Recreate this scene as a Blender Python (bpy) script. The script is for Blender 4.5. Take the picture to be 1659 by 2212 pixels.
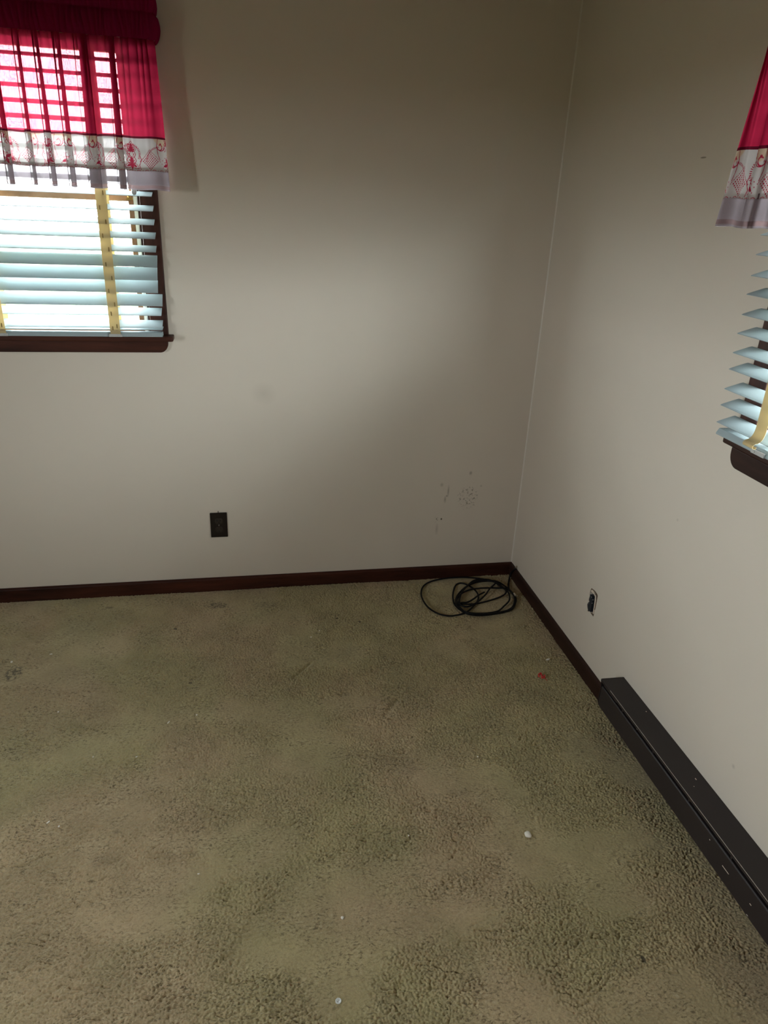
import bpy, bmesh, math, random
import numpy as np
from mathutils import Vector, Matrix

random.seed(7)
rng = np.random.default_rng(11)
for o in list(bpy.data.objects):
    bpy.data.objects.remove(o, do_unlink=True)
S = bpy.context.scene
COL = S.collection

# ------------------------------------------------------------------ camera
IMG_W, IMG_H, FPX = 1659.0, 2212.0, 1546.47
YAW, PITCH, ROLL = 0.2033, -0.4132, 0.0450
CAM = (-1.2119, -2.8366, 1.6151)
cy_, sy_ = math.cos(YAW), math.sin(YAW)
cp_, sp_ = math.cos(PITCH), math.sin(PITCH)
fwd = Vector((sy_*cp_, cy_*cp_, sp_))
rgt = Vector((cy_, -sy_, 0))
upv = rgt.cross(fwd)
c_, s_ = math.cos(ROLL), math.sin(ROLL)
r2 = c_*rgt + s_*upv
u2 = -s_*rgt + c_*upv
cam_d = bpy.data.cameras.new('camera')
cam = bpy.data.objects.new('camera', cam_d)
COL.objects.link(cam)
M3 = Matrix((r2, u2, -fwd)).transposed()
cam.matrix_world = Matrix.Translation(CAM) @ M3.to_4x4()
cam_d.sensor_fit = 'VERTICAL'
cam_d.sensor_height = 36.0
cam_d.lens = FPX/IMG_H*36.0
cam_d.clip_start = 0.02
S.camera = cam

# ------------------------------------------------------------------ world, exposure, light
S.view_settings.view_transform = 'Standard'
S.view_settings.look = 'None'
S.view_settings.gamma = 1.0
S.view_settings.use_curve_mapping = False
S.view_settings.exposure = 1.22
SKY_STRENGTH = 25.0
w = bpy.data.worlds.new('overcast_sky')
S.world = w
w.use_nodes = True
wn, wl = w.node_tree.nodes, w.node_tree.links
wn.clear()
wo = wn.new('ShaderNodeOutputWorld')
wb = wn.new('ShaderNodeBackground')
# bright hazy horizon, zenith dimmed to keep light off the blind slats
wtc = wn.new('ShaderNodeTexCoord')
wsp = wn.new('ShaderNodeSeparateXYZ')
wrp = wn.new('ShaderNodeValToRGB')
wrp.color_ramp.elements[0].position = 0.30
wrp.color_ramp.elements[0].color = (0.90, 0.97, 1.0, 1)
wrp.color_ramp.elements[1].position = 0.80
wrp.color_ramp.elements[1].color = (0.38, 0.41, 0.43, 1)
wl.new(wtc.outputs['Generated'], wsp.inputs[0])
wl.new(wsp.outputs[2], wrp.inputs[0])
wl.new(wrp.outputs[0], wb.inputs[0])
wb.inputs[1].default_value = SKY_STRENGTH
wl.new(wb.outputs[0], wo.inputs[0])


def area(name, loc, rot, sx, sy, energy=0, color=(1, 1, 1), portal=False):
    d = bpy.data.lights.new(name, 'AREA')
    d.shape = 'RECTANGLE'
    d.size, d.size_y = sx, sy
    d.energy = energy
    d.color = color
    if portal:
        d.cycles.is_portal = True
    o = bpy.data.objects.new(name, d)
    o.location = loc
    o.rotation_euler = rot
    COL.objects.link(o)
    return o


# room extents (corner of the two visible walls is the origin)
RX, RY, RZ = -3.45, -4.30, 2.44
HPI = math.pi/2
# sky portals in the two windows and the added fill opening
area('sky_portal', (-2.05, 0.125, 1.62), (-HPI, 0, 0), 1.02, 1.04, portal=True)
area('sky_portal', (0.125, -1.89, 1.62), (0, HPI, 0), 1.04, 1.02, portal=True)
area('sky_portal', (RX-0.125, -2.85, 1.4), (0, -HPI, 0), 0.7, 0.5, portal=True)


# ------------------------------------------------------------------ helpers
def on_plane(px, py, ax, val):
    """point of the plane axis==val that the photograph shows at this pixel (used once, to measure)"""
    d = r2*((px-829.5)/FPX) - u2*((py-1106.0)/FPX) + fwd
    t = (val-CAM[ax])/d[ax]
    return Vector(CAM) + d*t


def tag(o, label=None, cat=None, group=None, kind=None):
    if label: o['label'] = label
    if cat: o['category'] = cat
    if group: o['group'] = group
    if kind: o['kind'] = kind
    return o


def empty(name, loc, **k):
    o = bpy.data.objects.new(name, None)
    o.empty_display_size = 0.05
    o.location = loc
    COL.objects.link(o)
    tag(o, **k)
    return o


def wloc(o):
    v = Vector(o.location)
    while o.parent:
        o = o.parent
        v += Vector(o.location)
    return v


def obj(name, bm, mat, parent=None, loc=(0, 0, 0), smooth=False, bevel=0.0, fixn=True, **k):
    """bm holds world coordinates; the object's origin is put at loc (world)"""
    if fixn:
        bmesh.ops.recalc_face_normals(bm, faces=bm.faces)
    bmesh.ops.translate(bm, verts=bm.verts, vec=-Vector(loc))
    me = bpy.data.meshes.new(name)
    bm.to_mesh(me)
    bm.free()
    mats = mat if isinstance(mat, (list, tuple)) else [mat]
    for m in mats:
        me.materials.append(m)
    if smooth:
        for p in me.polygons:
            p.use_smooth = True
    o = bpy.data.objects.new(name, me)
    COL.objects.link(o)
    if parent:
        o.parent = parent
        o.location = Vector(loc) - wloc(parent)
    else:
        o.location = loc
    if bevel:
        b = o.modifiers.new('bevel', 'BEVEL')
        b.width = bevel
        b.segments = 3
        b.limit_method = 'ANGLE'
    tag(o, **k)
    return o


def box(bm, lo, hi, T=None, mi=0):
    vs = []
    for z in (lo[2], hi[2]):
        for x, y in ((lo[0], lo[1]), (hi[0], lo[1]), (hi[0], hi[1]), (lo[0], hi[1])):
            v = (x, y, z)
            vs.append(bm.verts.new(T(*v) if T else v))
    for f in ((0, 3, 2, 1), (4, 5, 6, 7), (0, 1, 5, 4), (1, 2, 6, 5), (2, 3, 7, 6), (3, 0, 4, 7)):
        fa = bm.faces.new([vs[i] for i in f])
        fa.material_index = mi
    return vs


def prism(bm, poly, a, b, place):
    """closed outline poly [(p,q)..] extruded from a to b; place(p,q,t)->xyz"""
    v0 = [bm.verts.new(place(p, q, a)) for p, q in poly]
    v1 = [bm.verts.new(place(p, q, b)) for p, q in poly]
    n = len(poly)
    bm.faces.new(v0)
    bm.faces.new(v1[::-1])
    for i in range(n):
        bm.faces.new((v0[i], v1[i], v1[(i+1) % n], v0[(i+1) % n]))


def tube(bm, pts, r, seg=10, closed_ends=True):
    pts = [Vector(p) for p in pts]
    rings = []
    up = Vector((0, 0, 1))
    for i, p in enumerate(pts):
        t = (pts[min(i+1, len(pts)-1)]-pts[max(i-1, 0)])
        if t.length < 1e-9:
            t = Vector((1, 0, 0))
        t.normalize()
        a = up.cross(t)
        if a.length < 0.05:
            a = Vector((1, 0, 0)).cross(t)
        a.normalize()
        b = t.cross(a)
        rr = r[i] if isinstance(r, (list, tuple)) else r
        rings.append([bm.verts.new(p + rr*(math.cos(2*math.pi*k/seg)*a + math.sin(2*math.pi*k/seg)*b)) for k in range(seg)])
    for i in range(len(rings)-1):
        for k in range(seg):
            bm.faces.new((rings[i][k], rings[i][(k+1) % seg], rings[i+1][(k+1) % seg], rings[i+1][k]))
    if closed_ends:
        bm.faces.new(rings[0][::-1])
        bm.faces.new(rings[-1])


def catmull(pts, n=8):
    pts = [np.array(p, float) for p in pts]
    P = [2*pts[0]-pts[1]] + pts + [2*pts[-1]-pts[-2]]
    out = []
    for i in range(1, len(P)-2):
        p0, p1, p2, p3 = P[i-1:i+3]
        for k in range(n):
            t = k/n
            out.append(0.5*((2*p1) + (-p0+p2)*t + (2*p0-5*p1+4*p2-p3)*t*t + (-p0+3*p1-3*p2+p3)*t**3))
    out.append(pts[-1])
    return out


def cyl(bm, c, axis, r, h, seg=24):
    c = Vector(c)
    ax = Vector(axis).normalized()
    a = ax.orthogonal().normalized()
    b = ax.cross(a)
    v0 = [bm.verts.new(c + r*(math.cos(2*math.pi*k/seg)*a+math.sin(2*math.pi*k/seg)*b)) for k in range(seg)]
    v1 = [bm.verts.new(v.co + ax*h) for v in v0]
    bm.faces.new(v0[::-1])
    bm.faces.new(v1)
    for k in range(seg):
        bm.faces.new((v0[k], v0[(k+1) % seg], v1[(k+1) % seg], v1[k]))


# ------------------------------------------------------------------ materials
class NT:
    """tiny wrapper for building node trees"""
    def __init__(s, name):
        s.m = bpy.data.materials.new(name)
        s.m.use_nodes = True
        s.n, s.l = s.m.node_tree.nodes, s.m.node_tree.links
        s.n.clear()
        s.out = s.n.new('ShaderNodeOutputMaterial')

    def node(s, t, **k):
        n = s.n.new(t)
        for a, b in k.items():
            if a.startswith('i_'):
                key = a[2:]
                key = int(key) if key.isdigit() else key.replace('_', ' ')
                if isinstance(b, bpy.types.NodeSocket):
                    s.l.new(b, n.inputs[key])
                else:
                    n.inputs[key].default_value = b
            else:
                setattr(n, a, b)
        return n

    def math(s, op, a, b=0.0, c=0.0, clamp=False):
        n = s.n.new('ShaderNodeMath')
        n.operation = op
        n.use_clamp = clamp
        for i, v in enumerate((a, b, c)):
            if isinstance(v, bpy.types.NodeSocket):
                s.l.new(v, n.inputs[i])
            else:
                n.inputs[i].default_value = v
        return n.outputs[0]

    def mix(s, fac, a, b):
        n = s.n.new('ShaderNodeMix')
        n.data_type = 'RGBA'
        for i, v in ((0, fac), (6, a), (7, b)):
            if isinstance(v, bpy.types.NodeSocket):
                s.l.new(v, n.inputs[i])
            else:
                n.inputs[i].default_value = v if i == 0 else (*v, 1)
        return n.outputs[2]

    def noise(s, vec, scale, detail=3, rough=0.5, dist=0.0):
        n = s.node('ShaderNodeTexNoise', i_Scale=scale, i_Detail=detail, i_Roughness=rough, i_Distortion=dist)
        s.l.new(vec, n.inputs['Vector'])
        return n.outputs['Fac']

    def ramp(s, fac, stops):
        n = s.n.new('ShaderNodeValToRGB')
        e = n.color_ramp.elements
        while len(e) < len(stops):
            e.new(0.5)
        for el, (p, c) in zip(e, stops):
            el.position = p
            el.color = (*c, 1) if len(c) == 3 else c
        s.l.new(fac, n.inputs[0])
        return n.outputs[0]

    def obco(s, scale=(1, 1, 1)):
        tc = s.n.new('ShaderNodeTexCoord')
        mp = s.n.new('ShaderNodeMapping')
        mp.inputs['Scale'].default_value = scale
        s.l.new(tc.outputs['Object'], mp.inputs[0])
        return mp.outputs[0]

    def pbr(s, col, rough=0.6, metal=0.0, spec=0.5, bump=None, bstr=0.3, bdist=0.002):
        b = s.n.new('ShaderNodeBsdfPrincipled')
        for key, v in (('Base Color', col), ('Roughness', rough), ('Metallic', metal), ('Specular IOR Level', spec)):
            if isinstance(v, bpy.types.NodeSocket):
                s.l.new(v, b.inputs[key])
            else:
                b.inputs[key].default_value = (*v, 1) if key == 'Base Color' else v
        if bump is not None:
            bn = s.node('ShaderNodeBump', i_Strength=bstr, i_Distance=bdist)
            s.l.new(bump, bn.inputs['Height'])
            s.l.new(bn.outputs[0], b.inputs['Normal'])
        s.l.new(b.outputs[0], s.out.inputs[0])
        return b


WALL = (0.63, 0.565, 0.478)


def mat_wall(name, spots=(), marks=False):
    t = NT(name)
    co = t.obco()
    n1 = t.noise(co, 2.2, 3, 0.6)
    col = t.mix(n1, tuple(c*0.96 for c in WALL), tuple(min(1, c*1.03) for c in WALL))
    tc = t.n.new('ShaderNodeTexCoord')
    sep = t.node('ShaderNodeSeparateXYZ')
    t.l.new(tc.outputs['Object'], sep.inputs[0])
    if spots:
        total = None
        nf = t.noise(co, 260, 2, 0.7)
        nm = t.noise(co, 90, 3, 0.7)
        for (axis, a, z, ra, rz, k, hard) in spots:
            h = sep.outputs[axis]
            da = t.math('DIVIDE', t.math('SUBTRACT', h, a), ra)
            dz = t.math('DIVIDE', t.math('SUBTRACT', sep.outputs[2], z), rz)
            d = t.math('SQRT', t.math('ADD', t.math('MULTIPLY', da, da), t.math('MULTIPLY', dz, dz)))
            m = t.math('SUBTRACT', 1.0, d, clamp=True)
            if hard == 2:      # speckled cluster
                m = t.math('MULTIPLY', t.math('MULTIPLY', t.math('MINIMUM', t.math('MULTIPLY', m, 3.0), 1.0),
                                              t.math('MULTIPLY', t.math('SUBTRACT', nm, 0.53, clamp=True), 9.0, clamp=True)), k)
            elif hard == 1:
                m = t.math('MULTIPLY', t.math('MULTIPLY', m, 2.5, clamp=True), k)
            else:
                m = t.math('MULTIPLY', m, k)
            total = m if total is None else t.math('MAXIMUM', total, m)
        col = t.mix(total, col, (0.10, 0.075, 0.045))
    bump = t.noise(co, 320, 4, 0.6)
    t.pbr(col, 0.62, spec=0.25, bump=bump, bstr=0.12, bdist=0.001)
    return t.m


def mat_wood(name, dark=(0.018, 0.007, 0.005), light=(0.060, 0.018, 0.010), scale=(1, 1, 1), rough=0.5, spec=0.2):
    t = NT(name)
    co = t.obco(scale)
    g = t.noise(co, 16, 6, 0.65, 0.4)
    g2 = t.noise(co, 60, 4, 0.6)
    f = t.math('ADD', t.math('MULTIPLY', g, 0.75), t.math('MULTIPLY', g2, 0.25))
    col = t.ramp(f, [(0.36, dark), (0.66, light)])
    t.pbr(col, rough, spec=spec, bump=g2, bstr=0.15, bdist=0.0006)
    return t.m


def mat_plain(name, col, rough=0.5, metal=0.0, spec=0.5, var=0.06, scale=40, bstr=0.05):
    t = NT(name)
    co = t.obco()
    n = t.noise(co, scale, 3, 0.6)
    c = t.mix(n, tuple(max(0, x*(1-var)) for x in col), tuple(min(1, x*(1+var)) for x in col))
    t.pbr(c, rough, metal, spec, bump=n, bstr=bstr, bdist=0.0005)
    return t.m


def mat_cloth(name, diff, trans, see, seecol, attr=None, tk=0.5):
    """woven sheer: part see-through, part light-diffusing thread"""
    t = NT(name)
    if attr:
        a = t.node('ShaderNodeAttribute', attribute_name=attr)
        dcol = a.outputs['Color']
        tcol = a.outputs['Color']
    else:
        co = t.obco()
        n = t.noise(co, 500, 2, 0.6)
        dcol = t.mix(n, tuple(c*0.9 for c in diff), tuple(min(1, c*1.1) for c in diff))
        tcol = t.mix(n, tuple(c*0.9 for c in trans), tuple(min(1, c*1.1) for c in trans))
    d = t.node('ShaderNodeBsdfDiffuse')
    t.l.new(dcol, d.inputs[0])
    tr = t.node('ShaderNodeBsdfTranslucent')
    t.l.new(tcol, tr.inputs[0])
    th = t.node('ShaderNodeMixShader', i_0=tk)
    t.l.new(d.outputs[0], th.inputs[1])
    t.l.new(tr.outputs[0], th.inputs[2])
    tp = t.node('ShaderNodeBsdfTransparent')
    tp.inputs[0].default_value = (*seecol, 1)
    fin = t.node('ShaderNodeMixShader', i_0=see)
    t.l.new(th.outputs[0], fin.inputs[1])
    t.l.new(tp.outputs[0], fin.inputs[2])
    t.l.new(fin.outputs[0], t.out.inputs[0])
    return t.m


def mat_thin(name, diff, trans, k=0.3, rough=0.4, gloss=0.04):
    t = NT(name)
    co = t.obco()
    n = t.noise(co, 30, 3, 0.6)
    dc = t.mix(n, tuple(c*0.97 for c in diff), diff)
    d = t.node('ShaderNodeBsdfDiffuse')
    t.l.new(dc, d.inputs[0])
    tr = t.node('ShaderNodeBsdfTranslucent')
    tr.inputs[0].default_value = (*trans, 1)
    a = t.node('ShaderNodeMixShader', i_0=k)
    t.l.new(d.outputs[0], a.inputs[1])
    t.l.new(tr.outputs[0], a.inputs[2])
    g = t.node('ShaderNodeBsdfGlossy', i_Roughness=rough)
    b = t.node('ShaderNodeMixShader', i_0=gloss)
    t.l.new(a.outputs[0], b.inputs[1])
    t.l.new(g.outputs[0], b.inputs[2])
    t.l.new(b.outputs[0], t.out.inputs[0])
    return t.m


def mat_glass(name):
    t = NT(name)
    co = t.obco()
    v = t.node('ShaderNodeTexVoronoi', i_Scale=150.0)
    t.l.new(co, v.inputs['Vector'])
    big = t.noise(co, 9, 2, 0.5)
    dot = t.math('MULTIPLY', t.math('LESS_THAN', v.outputs['Distance'], 0.26), t.math('GREATER_THAN', big, 0.50))
    tp = t.node('ShaderNodeBsdfTransparent')
    tp.inputs[0].default_value = (0.97, 0.99, 0.985, 1)
    g = t.node('ShaderNodeBsdfGlossy', i_Roughness=0.02)
    drop = t.node('ShaderNodeBsdfRefraction', i_Roughness=0.1)
    drop.inputs['Color'].default_value = (0.45, 0.5, 0.5, 1)
    dt = t.node('ShaderNodeBsdfTransparent')
    dt.inputs[0].default_value = (0.35, 0.38, 0.40, 1)
    a = t.node('ShaderNodeMixShader', i_0=0.05)
    t.l.new(tp.outputs[0], a.inputs[1])
    t.l.new(g.outputs[0], a.inputs[2])
    b = t.node('ShaderNodeMixShader')
    t.l.new(dot, b.inputs[0])
    t.l.new(a.outputs[0], b.inputs[1])
    t.l.new(dt.outputs[0], b.inputs[2])
    t.l.new(b.outputs[0], t.out.inputs[0])
    return t.m


def mat_carpet():
    t = NT('carpet_olive_pile')
    co = t.obco()
    big = t.noise(co, 1.7, 3, 0.55, 0.3)
    mid = t.noise(co, 6.5, 4, 0.6, 0.4)
    fine = t.noise(co, 420, 2, 0.7)
    hue = t.ramp(big, [(0.42, (0.380, 0.318, 0.160)), (0.60, (0.420, 0.318, 0.182))])
    f2 = t.ramp(mid, [(0.35, (0.86, 0.86, 0.84)), (0.65, (1.08, 1.08, 1.08))])
    f3 = t.ramp(fine, [(0.3, (0.84, 0.84, 0.84)), (0.7, (1.14, 1.14, 1.14))])
    # shade between tufts painted as dark flecks, with pale flecks, in random patches
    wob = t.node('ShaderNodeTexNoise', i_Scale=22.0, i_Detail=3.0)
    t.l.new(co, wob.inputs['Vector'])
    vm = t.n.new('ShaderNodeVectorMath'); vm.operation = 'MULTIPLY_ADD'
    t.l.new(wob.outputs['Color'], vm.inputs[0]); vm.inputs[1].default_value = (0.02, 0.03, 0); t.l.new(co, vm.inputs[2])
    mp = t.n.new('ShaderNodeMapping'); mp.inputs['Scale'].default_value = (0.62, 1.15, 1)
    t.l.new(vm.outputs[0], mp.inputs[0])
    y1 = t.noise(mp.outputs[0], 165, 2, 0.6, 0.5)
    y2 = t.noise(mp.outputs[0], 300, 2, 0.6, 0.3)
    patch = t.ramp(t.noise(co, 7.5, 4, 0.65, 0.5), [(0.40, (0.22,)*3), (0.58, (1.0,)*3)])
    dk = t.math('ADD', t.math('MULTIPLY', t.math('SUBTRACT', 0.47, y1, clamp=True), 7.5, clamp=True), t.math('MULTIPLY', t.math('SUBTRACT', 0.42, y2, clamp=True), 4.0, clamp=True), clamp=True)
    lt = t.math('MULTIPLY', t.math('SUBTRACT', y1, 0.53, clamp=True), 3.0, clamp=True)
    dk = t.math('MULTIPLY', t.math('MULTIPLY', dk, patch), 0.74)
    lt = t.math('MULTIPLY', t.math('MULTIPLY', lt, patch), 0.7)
    m1 = t.node('ShaderNodeMix', data_type='RGBA', blend_type='MULTIPLY')
    m1.inputs[0].default_value = 1
    t.l.new(hue, m1.inputs[6]); t.l.new(f2, m1.inputs[7])
    m2 = t.node('ShaderNodeMix', data_type='RGBA', blend_type='MULTIPLY')
    m2.inputs[0].default_value = 1
    t.l.new(m1.outputs[2], m2.inputs[6]); t.l.new(f3, m2.inputs[7])
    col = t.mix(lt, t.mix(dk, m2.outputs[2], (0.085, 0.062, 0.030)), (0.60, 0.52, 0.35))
    sep = t.node('ShaderNodeSeparateXYZ')
    tc = t.n.new('ShaderNodeTexCoord')
    t.l.new(tc.outputs['Object'], sep.inputs[0])
    tot = None
    nm = t.noise(co, 75, 3, 0.7)
    for x, y, rx, ry, k, hard in STAINS:
        dx = t.math('DIVIDE', t.math('SUBTRACT', sep.outputs[0], x), rx)
        dy = t.math('DIVIDE', t.math('SUBTRACT', sep.outputs[1], y), ry)
        d = t.math('SQRT', t.math('ADD', t.math('MULTIPLY', dx, dx), t.math('MULTIPLY', dy, dy)))
        m = t.math('SUBTRACT', 1.0, d, clamp=True)
        if hard == 2:
            m = t.math('MULTIPLY', t.math('MULTIPLY', m, 3.0, clamp=True), t.math('MULTIPLY', t.math('SUBTRACT', nm, 0.44, clamp=True), 9.0, clamp=True))
        elif hard == 1:
            m = t.math('MULTIPLY', m, 3.0, clamp=True)
        m = t.math('MULTIPLY', m, k)
        tot = m if tot is None else t.math('MAXIMUM', tot, m)
    col = t.mix(tot, col, (0.05, 0.035, 0.02))
    bump = t.noise(co, 520, 3, 0.7)
    b = t.pbr(col, 0.95, spec=0.05, bump=bump, bstr=0.6, bdist=0.0015)
    b.inputs['Sheen Weight'].default_value = 0.4
    b.inputs['Sheen Roughness'].default_value = 0.6
    b.inputs['Sheen Tint'].default_value = (0.8, 0.78, 0.66, 1)
    return t.m


STAINS = [(-1.359, -0.136, 0.055, 0.03, 0.75, 2), (-2.062, -0.523, 0.035, 0.05, 0.8, 2), (-1.62, -1.385, 0.05, 0.035, 0.3, 0),
          (-1.95, -1.50, 0.06, 0.04, 0.3, 0), (-1.52, -0.30, 0.008, 0.008, 0.9, 1), (-1.44, -0.66, 0.008, 0.006, 0.8, 1),
          (-0.87, -0.30, 0.007, 0.006, 0.9, 1), (-0.78, -0.335, 0.008, 0.006, 0.9, 1), (-0.75, -1.18, 0.05, 0.04, 0.28, 0),
          (-0.22, -0.90, 0.10, 0.06, 0.22, 0), (-1.80, -0.10, 0.02, 0.01, 0.5, 1), (-0.34, -1.86, 0.006, 0.012, 0.9, 1),
          (-1.60, -1.30, 0.012, 0.012, 0.4, 0), (-1.15, -0.16, 0.05, 0.03, 0.35, 2), (-0.62, -1.30, 0.05, 0.02, 0.25, 0)]

M_back = mat_wall('painted_plaster_back', spots=[
    (0, -0.248, 0.400, 0.055, 0.062, 0.75, 2), (0, -0.244, 0.518, 0.009, 0.012, 0.6, 0), (0, -0.340, 0.435, 0.006, 0.035, 0.55, 0),
    (0, -0.352, 0.395, 0.007, 0.022, 0.5, 0), (0, -0.386, 0.295, 0.012, 0.022, 0.9, 2), (0, -0.362, 0.300, 0.005, 0.006, 0.9, 1),
    (0, -0.380, 0.250, 0.009, 0.035, 0.3, 0), (0, -0.372, 0.466, 0.010, 0.012, 0.4, 0), (0, -0.190, 0.455, 0.006, 0.007, 0.4, 0),
    (0, -0.205, 0.410, 0.005, 0.006, 0.6, 0), (0, -1.137, 0.882, 0.055, 0.05, 0.14, 0), (0, -0.345, 0.412, 0.005, 0.006, 0.8, 0)])
M_right = mat_wall('painted_plaster_right', spots=[
    (1, -0.921, 1.747, 0.016, 0.0025, 0.7, 1), (1, -1.60, 0.30, 0.008, 0.008, 0.3, 0), (1, -1.15, 0.80, 0.006, 0.006, 0.25, 0)])
M_wall = mat_wood('dark_unseen_wall', dark=(0.10, 0.055, 0.03), light=(0.24, 0.14, 0.08), scale=(1, 1, 0.2))  # unseen walls, made dark to cut bounced light
M_ceil = mat_plain('ceiling_tile', (0.42, 0.38, 0.33), 0.8, var=0.02)
M_base_x = mat_wood('dark_stained_wood_x', scale=(0.12, 1, 1), dark=(0.016, 0.005, 0.003), light=(0.075, 0.022, 0.012))
M_base_y = mat_wood('dark_stained_wood_y', scale=(1, 0.12, 1), dark=(0.016, 0.007, 0.005), light=(0.050, 0.020, 0.013))
M_case = mat_wood('casing_wood', scale=(1, 1, 0.1), dark=(0.022, 0.009, 0.007), light=(0.085, 0.030, 0.020), rough=0.45)
M_sash = mat_wood('sash_wood', scale=(0.2, 1, 0.2), dark=(0.14, 0.07, 0.04), light=(0.36, 0.20, 0.12), rough=0.4)
M_vinyl = mat_plain('white_vinyl', (0.80, 0.82, 0.80), 0.4, var=0.02)
M_glass = mat_glass('window_glass')
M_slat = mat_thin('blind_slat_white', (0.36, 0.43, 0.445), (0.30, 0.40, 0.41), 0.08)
M_tape = mat_thin('blind_tape_tan', (0.60, 0.50, 0.31), (0.50, 0.42, 0.25), 0.45, gloss=0.0)
M_stitch = mat_thin('tape_stitch_brown', (0.30, 0.22, 0.10), (0.30, 0.22, 0.10), 0.3, gloss=0.0)
M_clip = mat_plain('clip_grey_plastic', (0.42, 0.43, 0.42), 0.3)
M_cord = mat_plain('white_cord', (0.78, 0.78, 0.75), 0.7)
M_red = mat_cloth('red_sheer_cotton', (0.34, 0.008, 0.054), (0.27, 0.012, 0.034), 0.066, (0.90, 0.27, 0.31))
M_reddeep = mat_cloth('red_gathered_cotton', (0.36, 0.012, 0.075), (0.12, 0.004, 0.022), 0.004, (1.0, 0.3, 0.35))
M_maroon = mat_cloth('maroon_ribbon', (0.055, 0.004, 0.012), (0.06, 0.004, 0.01), 0.02, (1, 0.4, 0.4))
M_band = mat_cloth('printed_cotton_band', (1, 1, 1), (1, 1, 1), 0.010, (1.0, 0.93, 0.92), attr='print', tk=0.15)
M_sheer = mat_cloth('pale_sheer_hem', (0.40, 0.32, 0.34), (0.12, 0.10, 0.11), 0.030, (0.90, 0.84, 0.86))
M_taupe = mat_cloth('taupe_satin_ribbon', (0.17, 0.11, 0.11), (0.17, 0.11, 0.11), 0.08, (0.9, 0.8, 0.8))
M_rod = mat_plain('white_metal_rod', (0.7, 0.7, 0.68), 0.4)
M_black = mat_plain('black_cable_rubber', (0.004, 0.004, 0.005), 0.5, spec=0.18)
M_outlet = mat_plain('dark_brown_bakelite', (0.010, 0.006, 0.006), 0.25, spec=0.5, bstr=0.02)
M_recept = mat_plain('glossy_brown_receptacle', (0.022, 0.016, 0.015), 0.15, spec=0.8, bstr=0.0)
M_screw = mat_plain('steel_screw', (0.35, 0.33, 0.32), 0.3, metal=0.9)
M_brass = mat_plain('brass', (0.55, 0.36, 0.12), 0.3, metal=0.9)
M_conn = mat_plain('nickel_connector', (0.62, 0.58, 0.48), 0.25, metal=0.8)
M_heat = mat_plain('brown_enamel_metal', (0.024, 0.018, 0.018), 0.42, spec=0.35, var=0.15, scale=25)
M_heatin = mat_plain('heater_inside_black', (0.004, 0.004, 0.004), 0.7)
M_edge = mat_plain('bare_steel_edge', (0.55, 0.52, 0.50), 0.35, metal=0.7)
M_fin = mat_plain('aluminium_fin', (0.08, 0.08, 0.08), 0.4, metal=0.8)
M_paper = mat_plain('torn_plasterboard', (0.62, 0.52, 0.42), 0.9, var=0.25, scale=300)
M_brownpaper = mat_plain('brown_paper_edge', (0.13, 0.08, 0.045), 0.9)
M_cavity = mat_plain('wall_cavity', (0.02, 0.015, 0.012), 0.9)
M_bluebox = mat_plain('dark_box_plastic', (0.015, 0.02, 0.028), 0.4)
M_white = mat_plain('white_bit', (0.80, 0.77, 0.68), 0.5)
M_button = mat_plain('shirt_button', (0.72, 0.74, 0.72), 0.3)
M_redbit = mat_plain('red_thread', (0.62, 0.03, 0.03), 0.5)
M_lawn = mat_plain('lawn_green', (0.20, 0.22, 0.13), 0.9, var=0.3, scale=3)
M_unseen_subfloor = mat_plain('unseen_subfloor_grey', (0.5, 0.5, 0.48), 0.9)

# ------------------------------------------------------------------ setting
LW = dict(o=-1.484)      # left (back wall) window: visible outer casing edge, x
RW = dict(o=-1.325)      # right wall window: visible outer casing edge, y
CASE_W, OPEN_W = 0.062, 1.00
ZS, ZT = 1.112, 2.100    # stool top, head of the opening


def TB(u, d, z):  # back wall window coordinates
    return (LW['o']-u, -d, z)


def TR(u, d, z):  # right wall window coordinates
    return (-d, RW['o']-u, z)


def wall_panel(name, outer, holes, place, thick, mat, **k):
    bm = bmesh.new()
    loops = []
    edges = []
    for lp in [outer]+holes:
        vs = [bm.verts.new(place(a, b, 0)) for a, b in lp]
        edges += [bm.edges.new((vs[i], vs[(i+1) % len(vs)])) for i in range(len(vs))]
        loops.append(vs)
    bmesh.ops.triangle_fill(bm, use_beauty=True, use_dissolve=False, edges=edges)
    # remove any triangles inside the holes
    ext = bmesh.ops.extrude_face_region(bm, geom=list(bm.faces))
    nv = [g for g in ext['geom'] if isinstance(g, bmesh.types.BMVert)]
    off = Vector(place(0, 0, thick))-Vector(place(0, 0, 0))
    bmesh.ops.translate(bm, verts=nv, vec=off)
    return obj(name, bm, mat, kind='structure', **k)


# window openings in the walls
lo_, li_ = LW['o']-CASE_W-OPEN_W+0.0, LW['o']-CASE_W
hole_back = [(lo_, ZS-0.02), (li_, ZS-0.02), (li_, ZT), (lo_, ZT)]
rlo, rli = RW['o']-CASE_W-OPEN_W, RW['o']-CASE_W
hole_right = [(rlo, ZS-0.02), (rli, ZS-0.02), (rli, ZT), (rlo, ZT)]
crop = lambda x, y: (1220+x/13.825, 1240+y/13.825)
hole_px = [(800, 420), (880, 495), (965, 600), (972, 660), (950, 780), (925, 900), (895, 1080), (862, 1250), (838, 1262),
           (790, 1180), (740, 1120), (690, 1100), (668, 1000), (665, 910), (690, 855), (722, 835), (712, 760), (742, 660), (745, 560), (765, 480)]
hole_pts = [on_plane(*crop(x, y), 0, 0.0) for x, y in hole_px]
hole_socket = [(p.y, p.z) for p in hole_pts]

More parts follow.
